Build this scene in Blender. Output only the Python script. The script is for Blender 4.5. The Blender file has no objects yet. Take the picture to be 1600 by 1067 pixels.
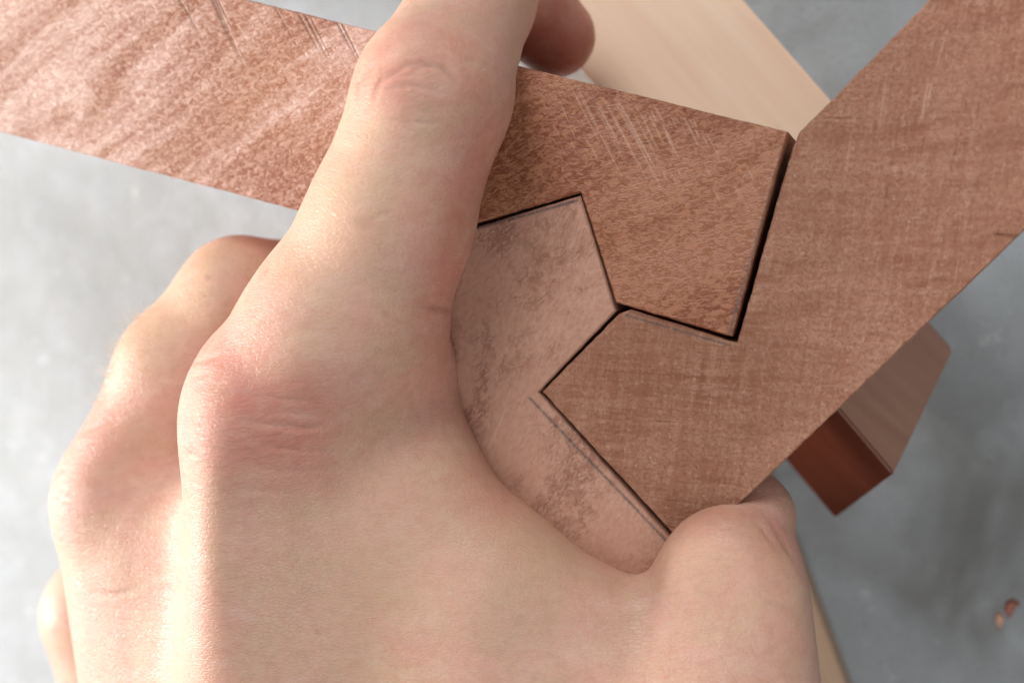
import bpy, math, random
import numpy as np
from mathutils import Matrix, Vector
from mathutils.geometry import delaunay_2d_cdt

rng = np.random.default_rng(7)
random.seed(7)
sc = bpy.context.scene
C = sc.collection
SC = 0.72e-3            # one working unit in metres; a beam is 36 units (26 mm) square
FLOOR = -90.0           # height of the concrete below the top of the joint, in units
R_ = math.radians

# ------------------------------------------------------------------ camera
F = 1700.0
def _rot(a, i):
    c, s = math.cos(a), math.sin(a); m = np.eye(3); j, k = [(1, 2), (2, 0), (0, 1)][i]
    m[j, j] = c; m[j, k] = -s; m[k, j] = s; m[k, k] = c
    return m
RC = _rot(R_(5.45), 0) @ _rot(R_(-18.53), 1) @ _rot(R_(-14.92), 2)
TC = np.array([17.96, 5.36, -186.6])
CAM = -RC.T @ TC
def P3(p):              # working units -> metres, the floor at z = 0
    return Vector((p[0] * SC, p[1] * SC, (p[2] - FLOOR) * SC))
cam_d = bpy.data.cameras.new('camera'); cam = bpy.data.objects.new('camera', cam_d); C.objects.link(cam)
m = Matrix(RC.T.tolist()).to_4x4(); m.translation = P3(CAM); cam.matrix_world = m
cam_d.sensor_width = 36; cam_d.lens = F / 1600 * 36
cam_d.clip_start = 0.002; cam_d.clip_end = 50
cam_d.dof.use_dof = True; cam_d.dof.focus_distance = 186 * SC; cam_d.dof.aperture_fstop = 14.0
sc.camera = cam

# ------------------------------------------------------------------ light
w = bpy.data.worlds.new('World'); sc.world = w; w.use_nodes = True
bg = w.node_tree.nodes['Background']; bg.inputs[0].default_value = (0.86, 0.93, 1.0, 1); bg.inputs[1].default_value = 0.30
def area(name, loc, target, size, sy, power, col):
    l = bpy.data.lights.new(name, 'AREA'); l.shape = 'RECTANGLE'; l.size = size; l.size_y = sy; l.energy = power; l.color = col
    o = bpy.data.objects.new(name, l); C.objects.link(o)
    o.location = P3(loc); o.rotation_euler = (P3(target) - P3(loc)).to_track_quat('-Z', 'Y').to_euler()
    return o
area('doorway_daylight', (-840, -310, 235), (-10, 0, -20), 0.20, 0.20, 8.0, (1.0, 0.97, 0.93))
area('side_daylight', (-230, 400, 360), (20, 0, -30), 0.20, 0.20, 1.45, (0.93, 0.97, 1.0))
area('far_side_daylight', (270, -250, 430), (90, -40, -90), 0.20, 0.20, 0.65, (0.93, 0.97, 1.0))
sc.view_settings.view_transform = 'Standard'; sc.view_settings.look = 'None'
sc.view_settings.exposure = 0.0; sc.view_settings.gamma = 1.0

# ------------------------------------------------------------------ helpers
def at(px, py, z=0.0):  # point at height z seen at a spot of the 1600 x 1067 frame
    d = RC.T @ np.array([(px - 800) / F, -(py - 533.5) / F, -1.0])
    return CAM + d * ((z - CAM[2]) / d[2])
def pix(V):
    X = V @ RC.T + TC
    return np.stack([800 + F * X[:, 0] / -X[:, 2], 533.5 - F * X[:, 1] / -X[:, 2]], 1)
def tag(o, label=None, cat=None, group=None, kind=None):
    if label: o['label'] = label
    if cat: o['category'] = cat
    if group: o['group'] = group
    if kind: o['kind'] = kind
    return o
def empty(name, loc):
    o = bpy.data.objects.new(name, None); C.objects.link(o); o.location = loc; o.empty_display_size = 0.005
    return o
def mesh_obj(name, verts, faces, mat, parent=None, origin=None, smooth=False, attrs=None):
    V = np.asarray(verts, float)
    V = np.stack([V[:, 0] * SC, V[:, 1] * SC, (V[:, 2] - FLOOR) * SC], 1)
    o0 = np.array(origin if origin is not None else (0, 0, 0), float)
    V = V - o0
    me = bpy.data.meshes.new(name); me.from_pydata(V.tolist(), [], [tuple(int(i) for i in f) for f in faces]); me.update()
    if smooth: me.shade_smooth()
    me.materials.append(mat)
    for k, a in (attrs or {}).items():
        if a.ndim == 1:
            at_ = me.attributes.new(k, 'FLOAT', 'POINT'); at_.data.foreach_set('value', a.astype(np.float32))
        else:
            at_ = me.attributes.new(k, 'FLOAT_COLOR', 'POINT'); at_.data.foreach_set('color', a.astype(np.float32).ravel())
    o = bpy.data.objects.new(name, me); C.objects.link(o)
    if parent is not None: o.parent = parent
    else: o.location = Vector(o0)
    return o

class N:                # small node-writing helper
    def __init__(s, name):
        s.m = bpy.data.materials.new(name); s.m.use_nodes = True; s.t = s.m.node_tree; s.t.nodes.clear()
        s.out = s.t.nodes.new('ShaderNodeOutputMaterial'); s.b = s.t.nodes.new('ShaderNodeBsdfPrincipled')
        s.t.links.new(s.b.outputs[0], s.out.inputs[0])
        tc = s.t.nodes.new('ShaderNodeTexCoord'); s.co = tc.outputs['Object']
    def put(s, sock, v):
        if hasattr(v, 'links'): s.t.links.new(v, sock)
        elif isinstance(v, (tuple, list)) and len(v) == 3 and sock.type == 'RGBA': sock.default_value = (*v, 1)
        else: sock.default_value = v
    def map(s, scale=(1, 1, 1), phi=0, loc=(0, 0, 0)):
        # coordinates in working units; x runs along the direction phi, then stretch
        rot = -14.9 - phi
        a = s.t.nodes.new('ShaderNodeMapping'); s.t.links.new(s.co, a.inputs[0]); a.inputs['Rotation'].default_value = (0, 0, R_(rot)); a.inputs['Scale'].default_value = (1 / SC,) * 3
        b = s.t.nodes.new('ShaderNodeMapping'); s.t.links.new(a.outputs[0], b.inputs[0]); b.inputs['Scale'].default_value = scale; b.inputs['Location'].default_value = loc
        return b.outputs[0]
    def noise(s, v, scale, detail=2, rough=.5, dist=0):
        n = s.t.nodes.new('ShaderNodeTexNoise'); s.t.links.new(v, n.inputs['Vector'])
        n.inputs['Scale'].default_value = scale; n.inputs['Detail'].default_value = detail; n.inputs['Roughness'].default_value = rough; n.inputs['Distortion'].default_value = dist
        return n.outputs['Fac']
    def voro(s, v, scale, feat='F1', out='Distance', rnd=1.0):
        n = s.t.nodes.new('ShaderNodeTexVoronoi'); n.feature = feat; s.t.links.new(v, n.inputs['Vector']); n.inputs['Scale'].default_value = scale; n.inputs['Randomness'].default_value = rnd
        return n.outputs[out]
    def ramp(s, f, stops, interp='LINEAR'):
        n = s.t.nodes.new('ShaderNodeValToRGB'); n.color_ramp.interpolation = interp; e = n.color_ramp.elements
        while len(e) < len(stops): e.new(.5)
        for i, (p, c) in enumerate(stops):
            e[i].position = p; e[i].color = (c, c, c, 1) if isinstance(c, (int, float)) else (*c, 1)
        s.put(n.inputs[0], f); return n.outputs[0]
    def mix(s, f, a, b, mode='MIX'):
        n = s.t.nodes.new('ShaderNodeMix'); n.data_type = 'RGBA'; n.blend_type = mode; n.clamp_factor = True
        s.put(n.inputs[0], f); s.put(n.inputs[6], a); s.put(n.inputs[7], b); return n.outputs[2]
    def math(s, op, a, b=0.0, clamp=False):
        n = s.t.nodes.new('ShaderNodeMath'); n.operation = op; n.use_clamp = clamp
        s.put(n.inputs[0], a); s.put(n.inputs[1], b); return n.outputs[0]
    def attr(s, name, out='Fac'):
        n = s.t.nodes.new('ShaderNodeAttribute'); n.attribute_name = name; return n.outputs[out]
    def sep(s, v):
        n = s.t.nodes.new('ShaderNodeSeparateColor'); s.t.links.new(v, n.inputs[0]); return n.outputs
    def bump(s, h, dist, strength=1.0, prev=None):
        n = s.t.nodes.new('ShaderNodeBump'); n.inputs['Strength'].default_value = strength; n.inputs['Distance'].default_value = dist * SC
        s.put(n.inputs['Height'], h)
        if prev is not None: s.t.links.new(prev, n.inputs['Normal'])
        return n.outputs[0]
    def bsdf(s, **k):
        for a, v in k.items(): s.put(s.b.inputs[a.replace('_', ' ')], v)
        return s.m


def wood_marks(n, col, rough, h):
    r, g, b = n.sep(n.attr('marks', 'Color'))[:3]
    brk = n.ramp(n.noise(n.map(), 1.9, 4, .7), [(.30, .25), (.52, 1.0)])
    col = n.mix(n.math('MULTIPLY', r, brk), col, (.085, .07, .065))
    col = n.mix(n.math('MULTIPLY', g, .62), col, (.66, .42, .30))
    col = n.mix(n.math('MULTIPLY', b, .72), col, (.13, .055, .035))
    return col

def wood_curly():
    n = N('curly_rosewood_face')
    fine = n.noise(n.map((.50, 1.05, 1), 12), 1.4, 2.5, .6, 1.1)
    fleck = n.ramp(fine, [(.42, 0.0), (.60, 1.0)])
    fine2 = n.noise(n.map((.6, 1.2, 1), -35, (31, 4, 0)), 2.1, 2, .6, .9)
    fleck2 = n.ramp(fine2, [(.50, 0.0), (.66, 1.0)])
    band = n.noise(n.map((.30, 1.6, 1), 30), .070, 4, .6, .5)
    bandr = n.ramp(band, [(.42, 0.0), (.57, 1.0)])
    big = n.noise(n.map((.5, 1, 1), 20, (7, 1, 2)), .03, 2, .5)
    dark = n.mix(n.ramp(big, [(.42, 0.0), (.6, 1.0)]), (.235, .068, .028), (.30, .11, .045))
    light = n.mix(bandr, (.40, .17, .10), (.58, .345, .27))
    # pinkish outer wood turns browner at the joint end, partly heartwood, partly painted shade
    xx = n.t.nodes.new('ShaderNodeSeparateXYZ'); n.t.links.new(n.map((1, 1, 1), -14.9), xx.inputs[0])
    heart_shade = n.ramp(n.math('ADD', n.math('MULTIPLY', xx.outputs[0], .012), n.math('MULTIPLY', big, 1.0)), [(.95, 0.0), (1.35, 1.0)])
    light = n.mix(n.math('MULTIPLY', heart_shade, .85), light, (.31, .105, .037))
    dark = n.mix(n.math('MULTIPLY', heart_shade, .6), dark, (.16, .035, .010))
    col = n.mix(n.math('MULTIPLY', bandr, .60), dark, light)
    col = n.mix(n.math('MULTIPLY', fleck, .72), col, n.mix(n.math('MULTIPLY', heart_shade, .9), n.mix(bandr, (.50, .26, .17), (.66, .43, .35)), (.42, .165, .078)))
    col = n.mix(n.math('MULTIPLY', fleck2, .28), col, n.mix(heart_shade, (.62, .38, .28), (.46, .195, .095)))
    col = wood_marks(n, col, None, None)
    nb = n.bump(n.math('ADD', fleck, n.math('MULTIPLY', fleck2, .6)), .12, .55)
    return n.bsdf(Base_Color=col, Roughness=n.ramp(bandr, [(0, .50), (1, .36)]), Normal=nb, Specular_IOR_Level=.42)

def wood_woven(name, base, darkc, lightc, seed):
    n = N(name)
    v1 = n.noise(n.map((.10, 1, 1), 84, (seed, 0, 0)), .85, 3, .65, .1)
    v2 = n.noise(n.map((.09, 1, 1), -2, (0, seed, 0)), .9, 3, .65, .1)
    lines = n.math('ADD', n.math('MULTIPLY', v1, .5), n.math('MULTIPLY', v2, .5))
    wv0 = n.ramp(lines, [(.42, 0.0), (.58, 1.0)])
    wvm = n.ramp(n.noise(n.map((1, 1, 1), 0, (seed, 7, 7)), .07, 4, .6), [(.36, .25), (.60, 1.0)])
    wv = n.mix(wvm, (.5, .5, .5), wv0)
    gr = n.noise(n.map((1, 1, 1), 0, (seed, 3, 0)), 1.5, 5, .75, .5)
    patch = n.ramp(n.noise(n.map((.5, 1.5, 1), 10, (seed * 3, 0, 0)), .055, 5, .66, .8), [(.38, 0.0), (.62, 1.0)])
    col = n.mix(patch, darkc, base)
    col = n.mix(n.math('MULTIPLY', wv, .62), col, lightc)
    col = n.mix(n.ramp(gr, [(.36, .75), (.56, 0.0)]), col, darkc)
    col = n.mix(n.ramp(n.noise(n.map(loc=(seed, 5, 9)), 1.1, 5, .8, .3), [(.56, 0.0), (.70, .6)]), col, (.58, .36, .25))
    pit = n.ramp(n.voro(n.map((1, 1, 1), 0, (seed, 0, 0)), .42), [(.0, 1.0), (.11, 0.0)])
    pitm = n.math('MULTIPLY', pit, n.ramp(n.noise(n.map(loc=(0, 9, seed)), .16, 2), [(.50, 0.0), (.62, 1.0)]))
    col = n.mix(n.math('MULTIPLY', pitm, .7), col, (.12, .06, .04))
    col = wood_marks(n, col, None, None)
    h = n.math('SUBTRACT', n.math('ADD', n.math('MULTIPLY', wv, .6), n.math('MULTIPLY', gr, 1.4)), pitm)
    return n.bsdf(Base_Color=col, Roughness=.62, Normal=n.bump(h, .24, .95), Specular_IOR_Level=.22)

def wood_sanded():
    n = N('sanded_pink_wood_face')
    gr = n.noise(n.map((.5, 1, 1), 60, (2, 0, 0)), 1.6, 5, .75, .4)
    sm = n.noise(n.map((.7, 1, 1), 62, (4, 8, 0)), .085, 5, .7, .6)
    smr = n.ramp(sm, [(.47, 0.0), (.60, 1.0)])
    spk = n.ramp(n.noise(n.map((.6, 1, 1), 50, (1, 1, 0)), .9, 5, .75, 1.2), [(.44, 0.0), (.58, 1.0)])
    hue = n.noise(n.map(loc=(4, 18, 0)), .04, 3, .6)
    col = n.mix(n.ramp(gr, [(.38, 0.0), (.62, 1.0)]), (.42, .205, .135), (.52, .285, .20))
    col = n.mix(n.ramp(hue, [(.40, .5), (.60, 0.0)]), col, (.42, .205, .135))
    col = n.mix(n.math('MULTIPLY', n.math('MULTIPLY', smr, spk), .62), col, (.27, .09, .048))
    col = wood_marks(n, col, None, None)
    h = n.math('SUBTRACT', gr, n.math('MULTIPLY', n.math('MULTIPLY', smr, spk), .8))
    return n.bsdf(Base_Color=col, Roughness=.55, Normal=n.bump(h, .16, .8), Specular_IOR_Level=.28)

def wood_plain(name, a, b, rot, rough=.55, sc_=.35):
    n = N(name)
    g = n.noise(n.map((.06, 1, 1), rot), sc_, 5, .6, .4)
    g2 = n.noise(n.map((.25, 1, 1), rot, (5, 5, 5)), .09, 2, .5, .8)
    f = n.ramp(n.math('ADD', n.math('MULTIPLY', g, .5), n.math('MULTIPLY', g2, .5)), [(.38, 0.0), (.62, 1.0)])
    return n.bsdf(Base_Color=n.mix(f, a, b), Roughness=rough, Normal=n.bump(g, .2, .4))

def concrete():
    n = N('concrete')
    a = n.noise(n.map(), .018, 5, .62, .5)
    b = n.noise(n.map(loc=(40, 0, 0)), .09, 6, .7, .3)
    c = n.noise(n.map(loc=(0, 40, 0)), .8, 4, .75)
    col = n.mix(n.ramp(a, [(.35, 0.0), (.65, 1.0)]), (.36, .38, .39), (.49, .51, .525))
    col = n.mix(n.ramp(b, [(.40, .55), (.62, 0.0)]), col, (.36, .365, .355))
    col = n.mix(n.ramp(n.noise(n.map(loc=(9, 40, 0)), .11, 6, .75), [(.60, 0.0), (.70, .8)]), col, (.66, .67, .67))
    col = n.mix(n.ramp(c, [(.32, .5), (.45, 0.0)]), col, (.22, .22, .21))
    # worn stains, and shade painted into the slab towards its far corner
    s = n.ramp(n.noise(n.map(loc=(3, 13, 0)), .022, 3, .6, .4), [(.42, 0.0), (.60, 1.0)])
    col = n.mix(n.math('MULTIPLY', n.math('ADD', n.math('MULTIPLY', s, .65), .35), n.attr('stain_and_shade')), col, (.17, .165, .15))
    return n.bsdf(Base_Color=col, Roughness=.62, Normal=n.bump(n.math('ADD', b, c), .8, .5))

def skin():
    n = N('skin')
    red, pale, fold_dark = n.sep(n.attr('tint', 'Color'))[:3]
    m1 = n.noise(n.map((1, 1, 1)), .10, 4, .6, .6)
    m2 = n.noise(n.map((1, 1, 1), 0, (8, 3, 1)), .45, 4, .65, .3)
    col = n.mix(n.ramp(m1, [(.38, 0.0), (.60, 1.0)]), (.565, .34, .225), (.60, .32, .235))
    col = n.mix(n.ramp(m2, [(.38, .55), (.56, 0.0)]), col, (.52, .27, .185))
    m3 = n.noise(n.map((.5, 1, 1), 10, (18, 3, 1)), .22, 5, .7, .5)
    col = n.mix(n.ramp(m3, [(.50, 0.0), (.68, .4)]), col, (.64, .42, .32))
    red = n.math('MULTIPLY', red, n.ramp(m3, [(.32, 1.0), (.66, .45)]))
    col = n.mix(n.math('MULTIPLY', red, .95), col, (.50, .16, .115))
    col = n.mix(n.math('MULTIPLY', pale, .7), col, (.59, .385, .24))
    col = n.mix(n.math('MULTIPLY', fold_dark, .55), col, (.36, .165, .105))
    fl = n.voro(n.map((1, 1, 1), 0, (1, 2, 3)), .09)
    col = n.mix(n.ramp(fl, [(.03, .45), (.085, 0.0)]), col, (.40, .20, .13))
    # fine lattice of skin lines, stretched across the finger
    wr = n.voro(n.map((.7, 1.6, 1), 8), 1.15, 'DISTANCE_TO_EDGE')
    wl = n.ramp(wr, [(0.0, 0.0), (.12, 1.0)])
    wr2 = n.noise(n.map((.20, 1.2, 1), 2), .8, 5, .7, .6)
    nz = n.noise(n.map(), 2.8, 3, .7)
    wm = n.attr('wrinkle')
    h = n.math('ADD', n.math('MULTIPLY', wl, .30), n.math('ADD', n.math('MULTIPLY', nz, .22), n.math('MULTIPLY', wr2, n.math('ADD', n.math('MULTIPLY', wm, 1.9), .6))))
    nb = n.bump(h, .24, .62)
    n.b.subsurface_method = 'RANDOM_WALK'
    return n.bsdf(Base_Color=col, Roughness=n.ramp(m2, [(.3, .42), (.7, .54)]), Normal=nb, Subsurface_Weight=.45,
                  Subsurface_Radius=(1.0, .36, .18), Subsurface_Scale=.0022, Specular_IOR_Level=.45)

# ------------------------------------------------------------------ concrete floor
gx = np.concatenate([np.linspace(-2600, -260, 12), np.linspace(-240, 240, 49), np.linspace(260, 2600, 12)])
GX, GY = np.meshgrid(gx, gx, indexing='ij'); nn = len(gx)
V = np.stack([GX.ravel(), GY.ravel(), np.full(nn * nn, FLOOR)], 1)
Fq = [(i * nn + j, (i + 1) * nn + j, (i + 1) * nn + j + 1, i * nn + j + 1) for i in range(nn - 1) for j in range(nn - 1)]
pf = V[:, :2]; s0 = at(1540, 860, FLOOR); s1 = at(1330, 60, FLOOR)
st = np.exp(-((pf[:, 0] - s0[0]) ** 2 + (pf[:, 1] - s0[1]) ** 2) / 55 ** 2) + .7 * np.exp(-((pf[:, 0] - s1[0]) ** 2 + (pf[:, 1] - s1[1]) ** 2) / 40 ** 2)  # second spot paints the shade beside the pale board into the floor
floor = mesh_obj('concrete_floor', V, Fq, concrete(), attrs={'stain_and_shade': np.clip(st, 0, 1)})
tag(floor, 'grey mottled concrete floor below the timbers', kind='structure')

# ------------------------------------------------------------------ the three jointed beams
def line_pts(a, b, step):
    L = np.linalg.norm(b - a); k = max(2, int(L / step) + 1)
    return a + (b - a) * np.linspace(0, 1, k)[:, None]
def inside(poly, p):
    r = np.zeros(len(p), bool); n = len(poly)
    for i in range(n):
        a, b = poly[i], poly[(i + 1) % n]
        cnd = (a[1] > p[:, 1]) != (b[1] > p[:, 1])
        with np.errstate(divide='ignore', invalid='ignore'):
            r ^= cnd & (p[:, 0] < (b[0] - a[0]) * (p[:, 1] - a[1]) / (b[1] - a[1]) + a[0])
    return r
def seg_dist(p, a, b):
    ab = b - a; t = np.clip(((p - a) @ ab) / (ab @ ab), 0, 1)
    return np.linalg.norm(p - a - t[:, None] * ab, axis=1), t
def noise1(n, sm):
    k = int(sm * 3) * 2 + 1; x = rng.normal(size=n + k); ker = np.exp(-np.linspace(-3, 3, k) ** 2 / 2); ker /= np.sqrt((ker ** 2).sum())
    return np.convolve(x, ker, 'same')[:n]

def beam(name, poly, marks, mat, rough, visible, top=0.0, depth=36.0, edge_round=.28):
    """A square timber whose top outline is poly (counter-clockwise); marks are pencil lines, scratches and grooves."""
    poly = [np.asarray(p, float)[:2] for p in poly]
    ring = []
    for i in range(len(poly)):
        a, b = poly[i], poly[(i + 1) % len(poly)]
        L = np.linalg.norm(b - a); k = max(2, int(L / .45)); t = np.linspace(0, 1, k, endpoint=False)[:, None]
        q = a + (b - a) * t; nrm = np.array([(b - a)[1], -(b - a)[0]]) / L
        wob = noise1(k, 1.2) * rough * .5 + noise1(k, 9) * rough * .35
        wob *= np.clip(np.minimum(np.arange(k), k - np.arange(k)) / 3.0, 0, 1)
        ring += list(q + nrm * wob[:, None])
    ring = np.array(ring); nr = len(ring)
    nx = np.roll(ring, -1, 0) - np.roll(ring, 1, 0); nx /= np.linalg.norm(nx, axis=1)[:, None] + 1e-9
    out = np.stack([nx[:, 1], -nx[:, 0]], 1)
    inner = ring - out * edge_round
    pa = np.array(poly); lo, hi = pa.min(0), pa.max(0)
    lo = np.maximum(lo, visible[0]); hi = np.minimum(hi, visible[1])
    gx, gy = np.meshgrid(np.arange(lo[0], hi[0], .62), np.arange(lo[1], hi[1], .62))
    pts = np.stack([gx.ravel(), gy.ravel()], 1) + rng.uniform(-.12, .12, (gx.size, 2))
    extra = []
    for kind, a, b, wd, st_ in marks:
        a, b = np.asarray(a)[:2], np.asarray(b)[:2]; d = (b - a) / np.linalg.norm(b - a); nm = np.array([-d[1], d[0]])
        c = line_pts(a, b, .5)
        for o in (-1.6, -.8, 0, .8, 1.6): extra.append(c + nm * o * wd)
    if extra:
        ex = np.concatenate(extra)
        key = np.round(ex / .07).astype(int); _, iu = np.unique(key, axis=0, return_index=True); ex = ex[iu]
        keep = np.ones(len(pts), bool)
        for kind, a, b, wd, st_ in marks:
            dd, _ = seg_dist(pts, np.asarray(a)[:2], np.asarray(b)[:2]); keep &= dd > wd * 2.2
        pts = np.concatenate([pts[keep], ex])
    pts = pts[inside(inner, pts)]
    # keep clear of the outline
    ok = np.ones(len(pts), bool)
    for i in range(0, nr, 1):
        near = np.abs(pts[:, 0] - inner[i, 0]) + np.abs(pts[:, 1] - inner[i, 1]) < .22
        ok &= ~near
    pts = pts[ok]
    allp = np.concatenate([inner, pts])
    res = delaunay_2d_cdt([Vector(p) for p in allp.tolist()], [], [list(range(nr))], 1, 1e-5)
    tv = np.array([tuple(v) for v in res[0]]); tf = [tuple(f) for f in res[2]]
    orig = res[3]; inner_idx = {}
    for vi, o in enumerate(orig):
        for k in o:
            if k < nr: inner_idx[k] = vi
    V = np.column_stack([tv, np.full(len(tv), top)])
    # low, slow unevenness of the hand-planed face plus real grooves
    V[:, 2] += .10 * np.sin(tv[:, 0] * .16 + 1) * np.sin(tv[:, 1] * .21) + rng.normal(size=len(tv)) * .012
    mk = np.zeros((len(tv), 4)); mk[:, 3] = 1
    for kind, a, b, wd, st_ in marks:
        dd, t = seg_dist(tv, np.asarray(a)[:2], np.asarray(b)[:2]); g = np.exp(-(dd / wd) ** 2) * st_
        if kind == 'pencil': mk[:, 0] = np.maximum(mk[:, 0], g); V[:, 2] -= .05 * g
        elif kind == 'light': g *= np.sin(np.pi * np.clip(t, .02, .98)) ** .4; mk[:, 1] = np.maximum(mk[:, 1], g); V[:, 2] += .05 * g
        else: g *= np.clip(1.15 - t, 0, 1); mk[:, 2] = np.maximum(mk[:, 2], g); V[:, 2] -= .28 * g
    n0 = len(V); rings = []
    for off, zz in ((-.18, -.10), (0.0, -.42), (0.0, -depth)):
        rp = inner + out * (edge_round + off)
        if zz < -1: rp = inner + out * edge_round
        rings.append(np.column_stack([rp, np.full(nr, top + zz)]))
    V = np.concatenate([V] + rings); F_ = list(tf)
    base = [[inner_idx[k] for k in range(nr)]] + [[n0 + r * nr + k for k in range(nr)] for r in range(3)]
    # orientation of the top
    a, b, c = (V[i] for i in tf[0][:3]); up = np.cross(b - a, c - a)[2] > 0
    if not up: F_ = [f[::-1] for f in F_]
    for r in range(3):
        A, B = base[r], base[r + 1]
        for k in range(nr):
            k2 = (k + 1) % nr; F_.append((A[k], B[k], B[k2], A[k2]))
    F_.append(tuple(reversed(base[3])))
    mk2 = np.zeros((len(V), 4)); mk2[:, 3] = 1; mk2[:len(mk)] = mk
    o = P3((*np.mean(pa, 0), top - depth))
    ob = mesh_obj(name, V, F_, mat, origin=tuple(o), attrs={'marks': mk2})
    return ob

vis = (np.array([-115., -120.]), np.array([125., 115.]))
def far(a, b, L):       # continue the line a->b by L units past b
    d = (b - a) / np.linalg.norm(b - a); return b + d * L
A2 = lambda x, y: at(x, y)[:2]
# beam that runs off to the upper left
A_tip, A_p, A_c, A_apex, A_low = A2(1231, 206), A2(1144, 526), A2(962, 473), A2(907, 301), A2(648, 377)
A_farU, A_farL = far(A2(880, 120), A2(400, 3), 190), far(A2(465, 328), A2(0, 206), 150)
polyA = [A_tip, A_farU, A_farL, A_low, A_apex, A_c, A_p]
# beam that runs off to the upper right
B_t0, B_p, B_c, B_c2, B_k, B_low = A2(1249, 206), A2(1151, 536), A2(984, 484), A2(966, 491), A2(846, 613), A2(1077, 864)
B_farR, B_farU = far(A2(1210, 735), A2(1600, 362), 120), far(A2(1255, 203), A2(1455, 0), 140)
polyB = [B_t0, A2(1238, 232), B_p, B_c, B_c2, B_k, B_low, A2(1210, 735), B_farR, B_farU]
# beam that runs down under the palm
C_apex, C_c, C_k, C_low, C_up = A2(906, 306), A2(961, 486), A2(840, 613), A2(1070, 868), A2(652, 382)
dC = np.array([math.cos(R_(-60)), math.sin(R_(-60))])
polyC = [C_apex, C_up, C_up + dC * 190, C_low + dC * 150, C_low, C_k, C_c]

def px_mark(kind, x0, y0, x1, y1, wd, st_): return (kind, A2(x0, y0), A2(x1, y1), wd, st_)
mA = []
for x0, y0, x1, y1, wd, s in [(268, -20, 318, 62, .22, .8), (290, -20, 300, 40, .18, .6), (322, -20, 370, 85, .28, .95), (332, -10, 385, 112, .24, .8), (340, 0, 362, 44, .2, .9),
                              (428, 8, 470, 82, .16, .5), (466, 20, 505, 92, .2, .7), (474, 20, 515, 96, .2, .8), (484, 24, 522, 100, .17, .5),
                              (524, 32, 560, 98, .22, .9), (532, 34, 568, 104, .22, .9), (600, 50, 614, 72, .2, .6), (612, 54, 622, 74, .2, .6), (1068, 168, 1080, 198, .2, .8)]:
    mA.append(px_mark('dark', x0, y0, x1, y1, wd, s))
for k in range(34):
    x = 893 + k * 6.3 + random.uniform(-3, 3); y = 140 + (x - 893) * .27 + random.uniform(-8, 25); L = random.uniform(22, 120) * (1.15 if k < 16 else .5)
    mA.append(px_mark('light', x, y, x + L * .46, y + L * .89, random.uniform(.09, .16), random.uniform(.45, 1)))
for k in range(26):
    x = random.uniform(830, 1180); y = 150 + (x - 830) * .26 + random.uniform(0, 70); L = random.uniform(10, 34)
    mA.append(px_mark('light', x, y, x + L * .42, y + L * .9, .09, random.uniform(.3, .8)))
for k in range(30):
    x = random.uniform(10, 560); y = random.uniform(0, 1) * (180 + x * .26) + x * .0; L = random.uniform(15, 60)
    mA.append(px_mark('light', x, y, x + L * .5, y + L * .8, .09, random.uniform(.3, .7)))
mA.append(px_mark('pencil', 1226, 225, 1140, 520, .30, .75))
mB = [px_mark('pencil', 978, 493, 1140, 540, .20, .8), px_mark('dark', 984, 486, 1148, 537, .40, .8)]
for x0, y0, x1, y1, s in [(1480, 48, 1462, 110, .6), (1385, 120, 1372, 210, .5), (1450, 130, 1440, 190, .8), (1456, 130, 1448, 172, .6), (1330, 210, 1318, 300, .4), (1560, 366, 1620, 374, .9)]:
    mB.append(px_mark('light' if x0 != 1560 else 'dark', x0, y0, x1, y1, .16, s))
for k in range(46):
    x = random.uniform(1010, 1590); y = random.uniform(max(0, 1500 - x - 60), min(1000, 1960 - x * 1.0)); L = random.uniform(12, 60)
    v = random.random() < .6
    mB.append(px_mark(random.choice(['light', 'dark']), x, y, x + (L * -.12 if v else L), y + (L if v else L * .05), .11, random.uniform(.15, .45)))
mC = [px_mark('pencil', 827, 622, 1042, 846, .26, .85), px_mark('pencil', 640, 386, 900, 314, .26, .95),
      px_mark('light', 790, 640, 762, 700, .12, .8), px_mark('light', 800, 600, 770, 690, .1, .5), px_mark('light', 752, 520, 740, 560, .1, .4)]
for k in range(14):
    x = random.uniform(720, 1000); y = random.uniform(360, 860); L = random.uniform(14, 50)
    mC.append(px_mark('light', x, y, x - L * .4, y + L * .9, .09, random.uniform(.2, .5)))

G3 = 'beams meeting in the three way joint'
mb_curly = wood_curly(); mb_saw = wood_woven('sawn_brown_wood_face', (.405, .185, .115), (.245, .088, .046), (.49, .27, .175), 3.0); mb_sand = wood_sanded()
bA = tag(beam('timber_beam', polyA, mA, mb_curly, .05, vis, top=0.0), 'curly figured reddish timber beam crossing the upper left, gripped by the index finger', 'timber beam', G3)
bB = tag(beam('timber_beam', polyB, mB, mb_saw, .075, vis, top=-.35), 'wide brown timber beam with cross hatched saw marks running to the upper right', 'timber beam', G3)
bC = tag(beam('timber_beam', polyC, mC, mb_sand, .05, vis, top=-.15), 'smooth pinkish timber beam running down under the palm of the hand', 'timber beam', G3)

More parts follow.
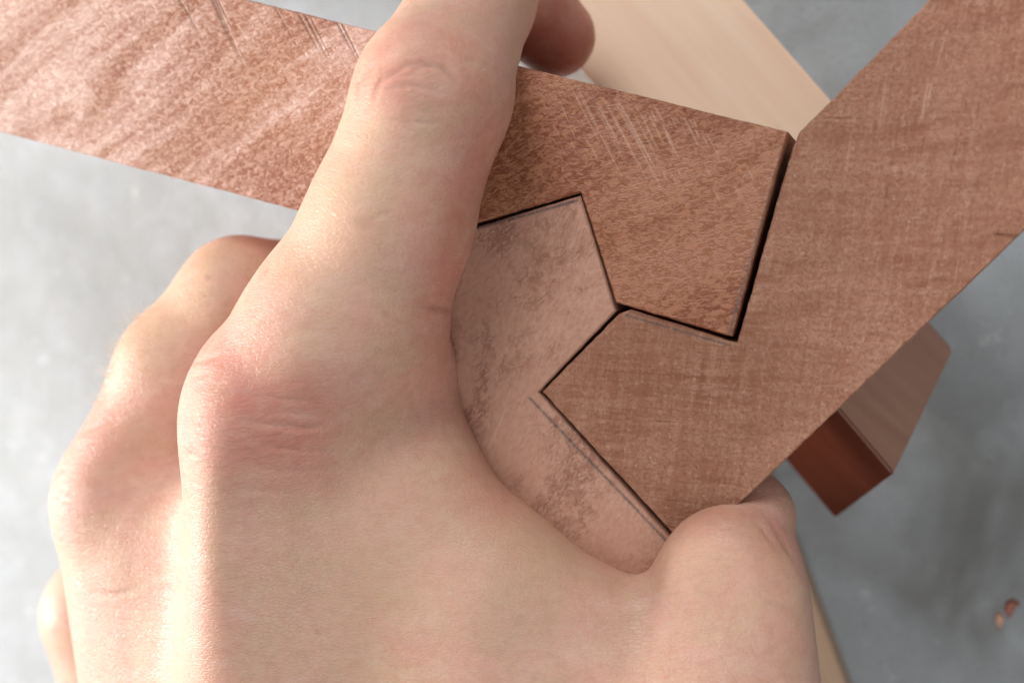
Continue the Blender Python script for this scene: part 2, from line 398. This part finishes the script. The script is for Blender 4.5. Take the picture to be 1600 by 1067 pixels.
# ------------------------------------------------------------------ timbers lying below the joint
def prism(name, ends, mat, bev=.5):
    """Square timber from two four-cornered ends given as lists of points (same order)."""
    import bmesh
    bm = bmesh.new(); a = [bm.verts.new(p) for p in ends[0]]; b = [bm.verts.new(p) for p in ends[1]]
    bm.faces.new(a); bm.faces.new(b[::-1])
    for i in range(4): bm.faces.new((a[i], b[i], b[(i + 1) % 4], a[(i + 1) % 4]))
    bmesh.ops.recalc_face_normals(bm, faces=bm.faces)
    bmesh.ops.subdivide_edges(bm, edges=bm.edges, cuts=3, use_grid_fill=True)
    sharp = [e for e in bm.edges if len(e.link_faces) == 2 and e.calc_face_angle() > .5]
    bmesh.ops.bevel(bm, geom=sharp, offset=bev, segments=2, affect='EDGES')
    V = np.array([v.co for v in bm.verts]); F_ = [tuple(v.index for v in f.verts) for f in bm.faces]
    bm.verts.index_update(); F_ = [tuple(v.index for v in f.verts) for f in bm.faces]; bm.free()
    c = V.mean(0); c[2] = V[:, 2].min()
    return mesh_obj(name, V, F_, mat, origin=tuple(P3(c)))

# pale board lying on the floor, passing under the joint
zt = FLOOR + 36
r0, r1 = at(1160, 0, zt), at(1298, 158, zt); d = (r1 - r0) / np.linalg.norm(r1 - r0); nl = np.array([d[1], -d[0], 0])
l0 = at(925, 128, zt); wv = abs((l0 - r0) @ nl); sgn = np.sign((l0 - r0) @ nl)
e0 = r0 - d * 220; e1 = r0 + d * 62
def quad(p): return [p, p + nl * sgn * wv, p + nl * sgn * wv - np.array([0, 0, 35.9]), p - np.array([0, 0, 35.9])]
pale = prism('timber_board', [quad(e0), quad(e1)], wood_plain('pale_planed_wood', (.83, .57, .39), (.87, .65, .47), -48, .55))
tag(pale, 'pale smooth timber lying on the floor beyond the upper beam, out of focus', 'timber')

# mitred timber poking out under the right beam
def hit(base, px, py):   # slide along the timber so that the corner is seen where the mitre ends
    best = None
    for t in np.linspace(-60, 60, 1201):
        q = pix((base + d2 * t)[None])[0]; e = math.hypot(q[0] - px, q[1] - py)
        if best is None or e < best[0]: best = (e, t)
    return base + d2 * best[1], best[0]
best = None             # roll and height at which a 36-unit square timber shows its two faces as wide as seen
for kz in range(-62, -40, 3):
    for ad in range(20, 85, 3):
        K = at(1396, 741, kz); d2 = at(1310, 640, kz) - K; d2 /= np.linalg.norm(d2)
        hp = np.array([d2[1], -d2[0], 0]); hp = hp if hp @ (at(1300, 810, kz) - K) > 0 else -hp
        al = R_(ad); u = 36 * (math.cos(al) * hp - math.sin(al) * np.array([0, 0, 1])); v = 36 * (-math.sin(al) * hp - math.cos(al) * np.array([0, 0, 1]))
        q = pix(np.array([K + u, K + u + d2 * 20, K + v, K + v + d2 * 20]))
        for su in (.8, .9, 1, 1.1, 1.2):
            for sv in (.7, .8, .9, 1):
                u_, v_ = u * su, v * sv; q = pix(np.array([K + u_, K + u_ + d2 * 20, K + v_, K + v_ + d2 * 20]))
                cr2 = lambda a, b: a[0] * b[1] - a[1] * b[0]
                e = abs(cr2((q[1] - q[0]) / np.linalg.norm(q[1] - q[0]), np.array([1306, 809]) - q[0])) + abs(cr2((q[3] - q[2]) / np.linalg.norm(q[3] - q[2]), np.array([1491, 544]) - q[2])) + 12 * abs(su - 1) + 12 * abs(sv - 1)
                if (K + u_ + v_)[2] < FLOOR + .2: e += 1000
                if best is None or e < best[0]: best = (e, kz, ad, K, d2, u_, v_)
_, kz, ad, K, d2, u, v = best
Lp, eL = hit(K + u, 1306, 809); Mp, eM = hit(K + v, 1491, 544)

Np = Lp + Mp - K
end1 = [K, Lp, Np, Mp]; end0 = [K + d2 * 55, K + u + d2 * 55, K + u + v + d2 * 55, K + v + d2 * 55]

block = prism('timber_offcut', [end1, end0], wood_plain('plain_brown_wood', (.33, .165, .105), (.39, .21, .14), -40, .6))
tag(block, 'short brown timber with a mitred end poking out beneath the right beam', 'timber')
side_mat = wood_plain('shaded_wood_side', (.12, .027, .012), (.15, .036, .017), -40, .7)  # shade on the unlit side painted in as a darker, redder wood
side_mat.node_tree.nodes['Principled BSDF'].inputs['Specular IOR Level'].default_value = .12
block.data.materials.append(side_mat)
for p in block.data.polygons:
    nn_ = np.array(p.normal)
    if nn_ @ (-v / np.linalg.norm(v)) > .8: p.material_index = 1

# narrow timber seen between thumb and floor
g0, g1 = at(1198, 738, -80), at(1286, 975, -80); d3 = (g1 - g0) / np.linalg.norm(g1 - g0); n3 = np.array([-d3[1], d3[0], 0]); n3 = n3 if n3[0] < 0 else -n3
def quad3(p): return [p, p + n3 * 36, p + n3 * 36 - np.array([0, 0, 9.9]), p - np.array([0, 0, 9.9])]
under = prism('timber_strip', [quad3(g0 - d3 * 10), quad3(g0 + d3 * 150)], wood_plain('tan_wood', (.50, .31, .18), (.58, .38, .24), -65, .55))
tag(under, 'tan thin strip of wood on the floor behind the thumb, only its right edge showing', 'wood strip')

# little wood chips on the slab
def chip(px, py, s, label, col, seed):
    r = np.random.default_rng(seed); c = at(px, py, FLOOR); k = 7; a = np.sort(r.uniform(0, 6.28, k)); rad = r.uniform(.6, 1.1, k) * s
    lo_ = np.stack([c[0] + rad * np.cos(a) * .8, c[1] + rad * np.sin(a) * 1.5, np.full(k, FLOOR + .05)], 1); hi_ = lo_.copy(); hi_[:, :2] = c[:2] + (lo_[:, :2] - c[:2]) * .75; hi_[:, 2] += r.uniform(.5, 1.0, k) * s * .6
    V = np.concatenate([lo_, hi_]); F_ = [tuple(range(k))[::-1], tuple(range(k, 2 * k))] + [(i, (i + 1) % k, k + (i + 1) % k, k + i) for i in range(k)]
    tag(mesh_obj('wood_chip', V, F_, wood_plain('chip_wood_%d' % seed, col, tuple(x * 1.2 for x in col), 30), origin=tuple(P3(c))), label, 'wood chip', 'wood chips on the concrete')
chip(1580, 948, 2.2, 'reddish brown wood chip on the concrete near the right edge of the picture', (.30, .10, .06), 3)
chip(1562, 968, 1.7, 'pale orange wood chip beside the reddish brown one on the concrete', (.62, .33, .2), 5)

# ------------------------------------------------------------------ the hand
T = lambda px, py, z, r: (at(px, py, z), r)
chains = {
 'index':  [T(452, 662, 12, 17.6), T(538, 512, 13, 16.8), T(608, 351, 13.5, 13.7), T(678, 148, 12, 12.6), T(742, 0, -8, 10.6), T(770, -48, -20, 9.8), T(815, 5, -31, 9.0), T(867, 58, -38, 8.4)],
 'middle': [T(206, 792, -3, 15), T(292, 582, -7, 13.8), T(378, 470, -12, 12.6), T(455, 472, -20, 12), T(570, 530, -52, 10.5), T(700, 570, -56, 9)],
 'ring':   [T(166, 955, -24, 14), T(370, 660, -45, 11), T(560, 640, -62, 9.5), T(700, 690, -58, 8.5)],
 'little': [T(230, 1180, -42, 12), T(400, 900, -60, 10), T(560, 850, -68, 9), T(690, 860, -57, 8)],
 'thumb':  [T(640, 1400, 2, 19), T(1130, 1130, 4, 15.5), T(1134, 1000, 2, 14.0), T(1141, 915, 0, 12.3), T(1166, 808, -10, 7.8), T(1148, 842, -40, 10.2), T(1110, 840, -64, 9)],
}
palm = [
 [T(452, 662, 12, 17.6), T(440, 1450, 9, 19)],
 [T(206, 792, -3, 15), T(320, 1450, 0, 17)],
 [T(166, 955, -24, 14), T(300, 1450, -18, 15)],
 [T(230, 1180, -42, 12), T(320, 1400, -34, 14)],
 [T(655, 745, 6, 10), T(790, 915, 5, 11)], [T(616, 590, 3, 11), T(640, 745, 4, 10.5)], [T(330, 850, 0, 15), T(380, 1400, 6, 18)], [T(268, 815, -2, 12), T(320, 1400, 2, 16)], [T(790, 915, 5, 11), T(950, 1010, 3, 10.5)], [T(950, 1010, 3, 10.5), T(1110, 1040, 2, 11)],
 [T(560, 800, 4, 16), T(800, 1080, 5, 16)], [T(570, 1000, 3, 18), T(820, 1200, 4, 17)],
 [T(640, 1400, 2, 19), T(1130, 1130, 5, 15)],
]
wr0 = at(440, 1450, 0)
palm += [[(wr0, 24), (wr0 + np.array([-8, -60, 4]), 26)], [(wr0 + np.array([18, 6, -4]), 22), (wr0 + np.array([8, -60, 2]), 26)], [(wr0 + np.array([-4, -50, 4]), 27), (wr0 + np.array([-14, -130, 12]), 33)]]

def cone(P, a, ra, b, rb):
    ab = b - a; L2 = float(ab @ ab)
    t = np.clip(((P[0] - a[0]) * ab[0] + (P[1] - a[1]) * ab[1] + (P[2] - a[2]) * ab[2]) / L2, 0, 1)
    dx = P[0] - a[0] - t * ab[0]; dy = P[1] - a[1] - t * ab[1]; dz = P[2] - a[2] - t * ab[2]
    return np.sqrt(dx * dx + dy * dy + dz * dz) - (ra + (rb - ra) * t)
def smin(a, b, k):
    h = np.clip(k - np.abs(a - b), 0, None) / k
    return np.minimum(a, b) - h * h * k * .25
def sdf(P):
    pal = None
    for (a, ra), (b, rb) in palm:
        dd = cone(P, a, ra, b, rb); pal = dd if pal is None else smin(pal, dd, 9)
    tot = pal
    for nm, ch in chains.items():
        f = None
        for (a, ra), (b, rb) in zip(ch[:-1], ch[1:]):
            dd = cone(P, a, ra, b, rb); f = dd if f is None else smin(f, dd, 3.5)
        if nm == 'index': fi = f
        tot = smin(tot, f, 5.0 if nm in ('index', 'thumb') else 3.0)
    return tot
H = 1.15
mn = np.array([-105., -235., -80.]); mx = np.array([75., 75., 50.])
allp = np.array([p for ch in list(chains.values()) + palm for p, r in ch]); print('hand bounds', allp.min(0), allp.max(0))
mn = allp.min(0) - 38; mx = allp.max(0) + 22; mn[2] = allp[:, 2].min() - 13 if True else mn[2]; mn[2] = max(mn[2], -90)
xs, ys, zs = (np.arange(mn[i], mx[i], H, dtype=np.float32) for i in range(3))
f = np.empty((len(xs), len(ys), len(zs)), np.float32)
for i0 in range(0, len(xs), 16):
    X, Y, Z = np.meshgrid(xs[i0:i0 + 16], ys, zs, indexing='ij'); f[i0:i0 + 16] = sdf((X, Y, Z))
def surface_nets(f, o, h):
    s = f < 0
    c = [s[i:s.shape[0] - 1 + i, j:s.shape[1] - 1 + j, k:s.shape[2] - 1 + k] for i in (0, 1) for j in (0, 1) for k in (0, 1)]
    tot = sum(x.astype(np.int8) for x in c); act = (tot > 0) & (tot < 8)
    I = np.argwhere(act); acc = np.zeros((len(I), 3)); cnt = np.zeros(len(I))
    cor = [(i, j, k) for i in (0, 1) for j in (0, 1) for k in (0, 1)]
    for ai, ca in enumerate(cor):
        for cb in cor[ai + 1:]:
            if sum(abs(x - y) for x, y in zip(ca, cb)) != 1: continue
            ca_, cb_ = np.array(ca), np.array(cb)
            fa = f[tuple((I + ca_).T)]; fb = f[tuple((I + cb_).T)]; mk = (fa < 0) != (fb < 0)
            t = np.where(mk, fa / (fa - fb + 1e-12), 0)
            acc += mk[:, None] * (ca_ + (cb_ - ca_) * t[:, None]); cnt += mk
    V = o + h * (I + acc / cnt[:, None])
    idx = -np.ones(act.shape, np.int64); idx[tuple(I.T)] = np.arange(len(I)); Q = []
    for ax in range(3):
        a1, a2 = (ax + 1) % 3, (ax + 2) % 3
        s0 = [slice(1, -1)] * 3; s0[ax] = slice(0, -1); s1 = list(s0); s1[ax] = slice(1, None)
        A, B = s[tuple(s0)], s[tuple(s1)]; E = np.argwhere(A != B); off = np.array([1, 1, 1]); off[ax] = 0; E0 = E + off
        ins = A[tuple(E.T)]
        e1 = np.zeros(3, int); e1[a1] = 1; e2 = np.zeros(3, int); e2[a2] = 1
        q = [idx[tuple((E0 - p).T)] for p in (e1 * 0, e1, e1 + e2, e2)]
        q = np.stack(q, 1); q[~ins] = q[~ins][:, ::-1]; Q.append(q)
    return V, np.concatenate(Q)
HV, HQ = surface_nets(f, mn, H)
HQ = HQ[(HQ >= 0).all(1)]
del f
# refine once so that creases can be modelled
tmp = bpy.data.meshes.new('tmp'); tmp.from_pydata(HV.tolist(), [], HQ.tolist())
to = bpy.data.objects.new('tmp', tmp); C.objects.link(to); md = to.modifiers.new('s', 'SUBSURF'); md.levels = 1
dg = bpy.context.evaluated_depsgraph_get(); me = bpy.data.meshes.new_from_object(to.evaluated_get(dg))
bpy.data.objects.remove(to); bpy.data.meshes.remove(tmp)
V = np.empty(len(me.vertices) * 3); me.vertices.foreach_get('co', V); V = V.reshape(-1, 3)
NV = np.empty(len(me.vertices) * 3); me.vertex_normals.foreach_get('vector', NV) if hasattr(me, 'vertex_normals') else me.vertices.foreach_get('normal', NV); NV = NV.reshape(-1, 3)

px = pix(V); view = CAM - V; view /= np.linalg.norm(view, axis=1)[:, None]; front = (NV * view).sum(1)
def blob(x, y, rx, ry, ang=0, zmin=-200):
    c, s = math.cos(R_(ang)), math.sin(R_(ang)); dx, dy = px[:, 0] - x, px[:, 1] - y
    return np.exp(-((dx * c + dy * s) / rx) ** 2 - ((-dx * s + dy * c) / ry) ** 2) * (V[:, 2] > zmin) * np.clip(front * 3 + .6, 0, 1)
def curve(pts, wd):
    d = np.full(len(V), 1e9); tt = np.zeros(len(V)); n = len(pts) - 1
    for i in range(n):
        dd, t = seg_dist(px, np.array(pts[i], float), np.array(pts[i + 1], float)); mk = dd < d; d[mk] = dd[mk]; tt[mk] = (i + t[mk]) / n
    return np.exp(-(d / wd) ** 2) * np.sin(np.pi * np.clip(tt, .04, .96)) ** .5 * np.clip(front * 3, 0, 1)
disp = np.zeros(len(V))
# knuckles, tendons, hollows (units along the normal)
disp += 1.4 * blob(395, 600, 90, 110) + .35 * curve([(470, 960), (440, 860), (425, 760)], 16) - .35 * curve([(520, 960), (495, 860), (475, 760)], 20) + 1.6 * blob(130, 735, 60, 75) - 1.6 * blob(245, 860, 60, 120, -5) + 3.0 * blob(335, 830, 48, 260, 2)
disp += .4 * blob(600, 150, 50, 45)  - .9 * blob(620, 640, 120, 70) + .9 * blob(700, 560, 50, 90)
disp += .9 * blob(1130, 850, 80, 60) - 1.0 * blob(930, 985, 130, 45) + .5 * blob(700, 905, 160, 120) - .5 * blob(450, 880, 60, 180, 5)
creases = [([(585, 165), (596, 128), (640, 100), (690, 103), (722, 135)], 3.2, .55), ([(560, 155), (562, 128), (590, 100)], 4, .6), ([(600, 140), (640, 130), (700, 146)], 3.0, .4),
           ([(598, 110), (630, 118), (668, 106)], 3, .35), ([(660, 95), (700, 112), (712, 130)], 2.6, .45), ([(610, 185), (650, 192), (690, 190)], 3, .25), ([(640, 172), (690, 175)], 2.6, .2),
           ([(556, 345), (585, 340), (610, 330)], 3, .25), ([(660, 480), (705, 482)], 4, .5),
           ([(385, 655), (440, 662), (480, 668), (508, 664)], 3.2, .5), ([(395, 612), (440, 620), (490, 625)], 3, .28), ([(402, 640), (450, 640), (500, 650)], 3, .22), ([(400, 690), (450, 700), (520, 705)], 3, .3),
           ([(380, 722), (450, 735), (560, 730)], 3, .22), ([(370, 760), (460, 770)], 3, .2), ([(305, 575), (340, 568), (362, 560)], 3, .4), ([(320, 612), (350, 607), (368, 598)], 3, .4), ([(312, 596), (345, 590)], 2.6, .3),
           ([(290, 650), (330, 660), (362, 655)], 3, .3), ([(285, 700), (330, 705)], 3, .25), ([(145, 925), (180, 928), (215, 920)], 3, .4), ([(250, 920), (300, 905)], 3, .35), ([(85, 760), (100, 740), (115, 735)], 3, .35),
           ([(90, 790), (105, 770)], 3, .3), ([(130, 680), (170, 660), (190, 655)], 3, .3), ([(1190, 800), (1225, 850), (1240, 880)], 3, .3), ([(1170, 810), (1210, 860)], 3, .22), ([(1205, 830), (1235, 872)], 3, .25)]
cr = np.zeros(len(V))
for pts, wd, dep in creases:
    c = curve(pts, wd * 1.3); disp -= c * dep * .75; cr = np.maximum(cr, c * min(1, dep * 1.6))
    c2 = curve([(x + 1, y + 9) for x, y in pts], wd * 2.2); disp += c2 * dep * .22
V2 = V + NV * disp[:, None]
fl_ = np.exp(-((px[:, 0] - 1140) / 150) ** 2 - ((px[:, 1] - 910) / 190) ** 2)   # the thumb joint is broad and rather flat on top
V2[:, 2] -= fl_ * .42 * 2.5 * np.log1p(np.exp(np.clip((V2[:, 2] - 5) / 2.5, -20, 20)))
# skin tints: redder over the joints, paler along the side; shade of folds painted darker
red = 1.05 * blob(435, 665, 105, 95) + .6 * blob(365, 560, 60, 60) + .55 * blob(620, 120, 80, 50) + .75 * blob(700, 420, 45, 190, 8) + .5 * blob(760, 240, 50, 90) + .6 * blob(150, 650, 70, 60) + .55 * blob(1100, 800, 60, 45) + .4 * blob(1230, 850, 50, 80) + .55 * blob(780, 800, 60, 90, -40)
red += 1.6 * (np.exp(-(np.linalg.norm(V - chains['index'][-1][0], axis=1) / 17) ** 2)) + .35 * blob(700, 60, 110, 80) + .3 * blob(110, 760, 50, 80)
pale = .75 * blob(540, 330, 60, 150, 20) + .6 * blob(840, 860, 100, 70, 30) + .5 * blob(620, 880, 180, 130) + .7 * blob(300, 470, 60, 90, 30) + .6 * blob(1090, 880, 60, 50)
fold_dark = cr * .75 + .5 * curve([(540, 345), (570, 352), (590, 340)], 6) + .25 * blob(510, 365, 8, 6)
tint = np.stack([np.clip(red, 0, 1), np.clip(pale, 0, 1), np.clip(fold_dark, 0, 1), np.ones(len(V))], 1)
wrk = np.clip(1.0 * blob(430, 680, 110, 110) + 1.0 * blob(630, 140, 110, 70) + .9 * blob(320, 650, 60, 120) + .7 * blob(120, 760, 60, 100) + .5 * blob(260, 900, 100, 80) + .4 * blob(1170, 840, 70, 70), 0, 1)
fq = np.empty(len(me.polygons) * 4, np.int64); 
tmpi = np.empty(len(me.loops), np.int32); me.loops.foreach_get('vertex_index', tmpi); fq = tmpi.reshape(-1, 4)
hb = P3(at(440, 1200, FLOOR + 20)); hb = Vector((hb.x, hb.y, P3((0, 0, -70)).z))
hand = mesh_obj('hand', V2, fq, skin(), origin=tuple(hb), smooth=True, attrs={'tint': tint, 'wrinkle': wrk})
tag(hand, 'bare left hand seen from the back, gripping the joint with index finger and thumb', 'hand')
bpy.data.meshes.remove(me)

# fingernail of the index finger
tip, rt = chains['index'][-1]; prev = chains['index'][-2][0]; ax = (tip - prev) / np.linalg.norm(tip - prev)
upv = np.array([.45, .80, -.35]); upv -= ax * (upv @ ax); upv /= np.linalg.norm(upv); sd = np.cross(ax, upv)
NVt, NF = [], []; nu, nv_ = 9, 13
for layer, rr in ((0, 1.012), (1, .95)):
    for i in range(nu):
        for j in range(nv_):
            t = i / (nu - 1); a = (j / (nv_ - 1) - .5) * 2; ang = a * R_(56)
            along = -9 + 12.6 * t + (-2.2 * a * a if t > .5 else 1.2 * a * a)
            r_ = rt * rr * (1.0 if t < .6 else 1.0 - .10 * (t - .6) / .4)
            NVt.append(tip + ax * along + (upv * math.cos(ang) + sd * math.sin(ang)) * r_)
M_ = nu * nv_
for i in range(nu - 1):
    for j in range(nv_ - 1):
        q = (i * nv_ + j, (i + 1) * nv_ + j, (i + 1) * nv_ + j + 1, i * nv_ + j + 1); NF += [q, tuple(M_ + k for k in q[::-1])]
edge = [j for j in range(nv_)] + [i * nv_ + nv_ - 1 for i in range(1, nu)] + [(nu - 1) * nv_ + j for j in range(nv_ - 2, -1, -1)] + [i * nv_ for i in range(nu - 2, 0, -1)]
for a, b in zip(edge, edge[1:] + edge[:1]): NF.append((a, b, M_ + b, M_ + a))
nm_ = N('fingernail'); nail_m = nm_.bsdf(Base_Color=(.72, .47, .38), Roughness=.28, Subsurface_Weight=.3, Subsurface_Scale=.001, Coat_Weight=.2)
nail = mesh_obj('fingernail', NVt, NF, nail_m, parent=hand, origin=tuple(hb), smooth=True)

# fine pale hairs on the middle finger and the side of the hand
hm = N('fine_hair').bsdf(Base_Color=(.78, .66, .50), Roughness=.4)
HVv, HF = [], []
cand = np.where((np.abs(front) < .35) & (px[:, 0] < 235) & (px[:, 1] > 470) & (px[:, 1] < 640))[0]
cand2 = np.where((front > .05) & (px[:, 0] > 160) & (px[:, 0] < 700) & (px[:, 1] > 250) & (px[:, 1] < 900))[0]
sel = list(rng.choice(cand, min(70, len(cand)), replace=False)) + list(rng.choice(cand2, 8, replace=False))
gdir = np.array([-.35, .45, 0.0])
for q in sel:
    p0 = V2[q]; dr = NV[q] * .8 + gdir + rng.normal(size=3) * .25; dr /= np.linalg.norm(dr); L = rng.uniform(1.5, 4.0); bend = rng.normal(size=3) * .25 + np.array([0, -.35, -.1])
    s_ = np.cross(dr, view[q]); s_ /= np.linalg.norm(s_) + 1e-9; s2 = np.cross(dr, s_); k0 = len(HVv)
    for t in (0, .5, 1):
        c = p0 + dr * L * t + bend * L * t * t * .5; wdt = .07 * (1 - .75 * t)
        HVv += [c + s_ * wdt, c - s_ * wdt * .5 + s2 * wdt * .86, c - s_ * wdt * .5 - s2 * wdt * .86]
    for a in (0, 3):
        for i in range(3): HF.append((k0 + a + i, k0 + a + (i + 1) % 3, k0 + a + 3 + (i + 1) % 3, k0 + a + 3 + i))
hair = mesh_obj('hair', HVv, HF, hm, parent=hand, origin=tuple(hb)); hair['kind'] = 'stuff'
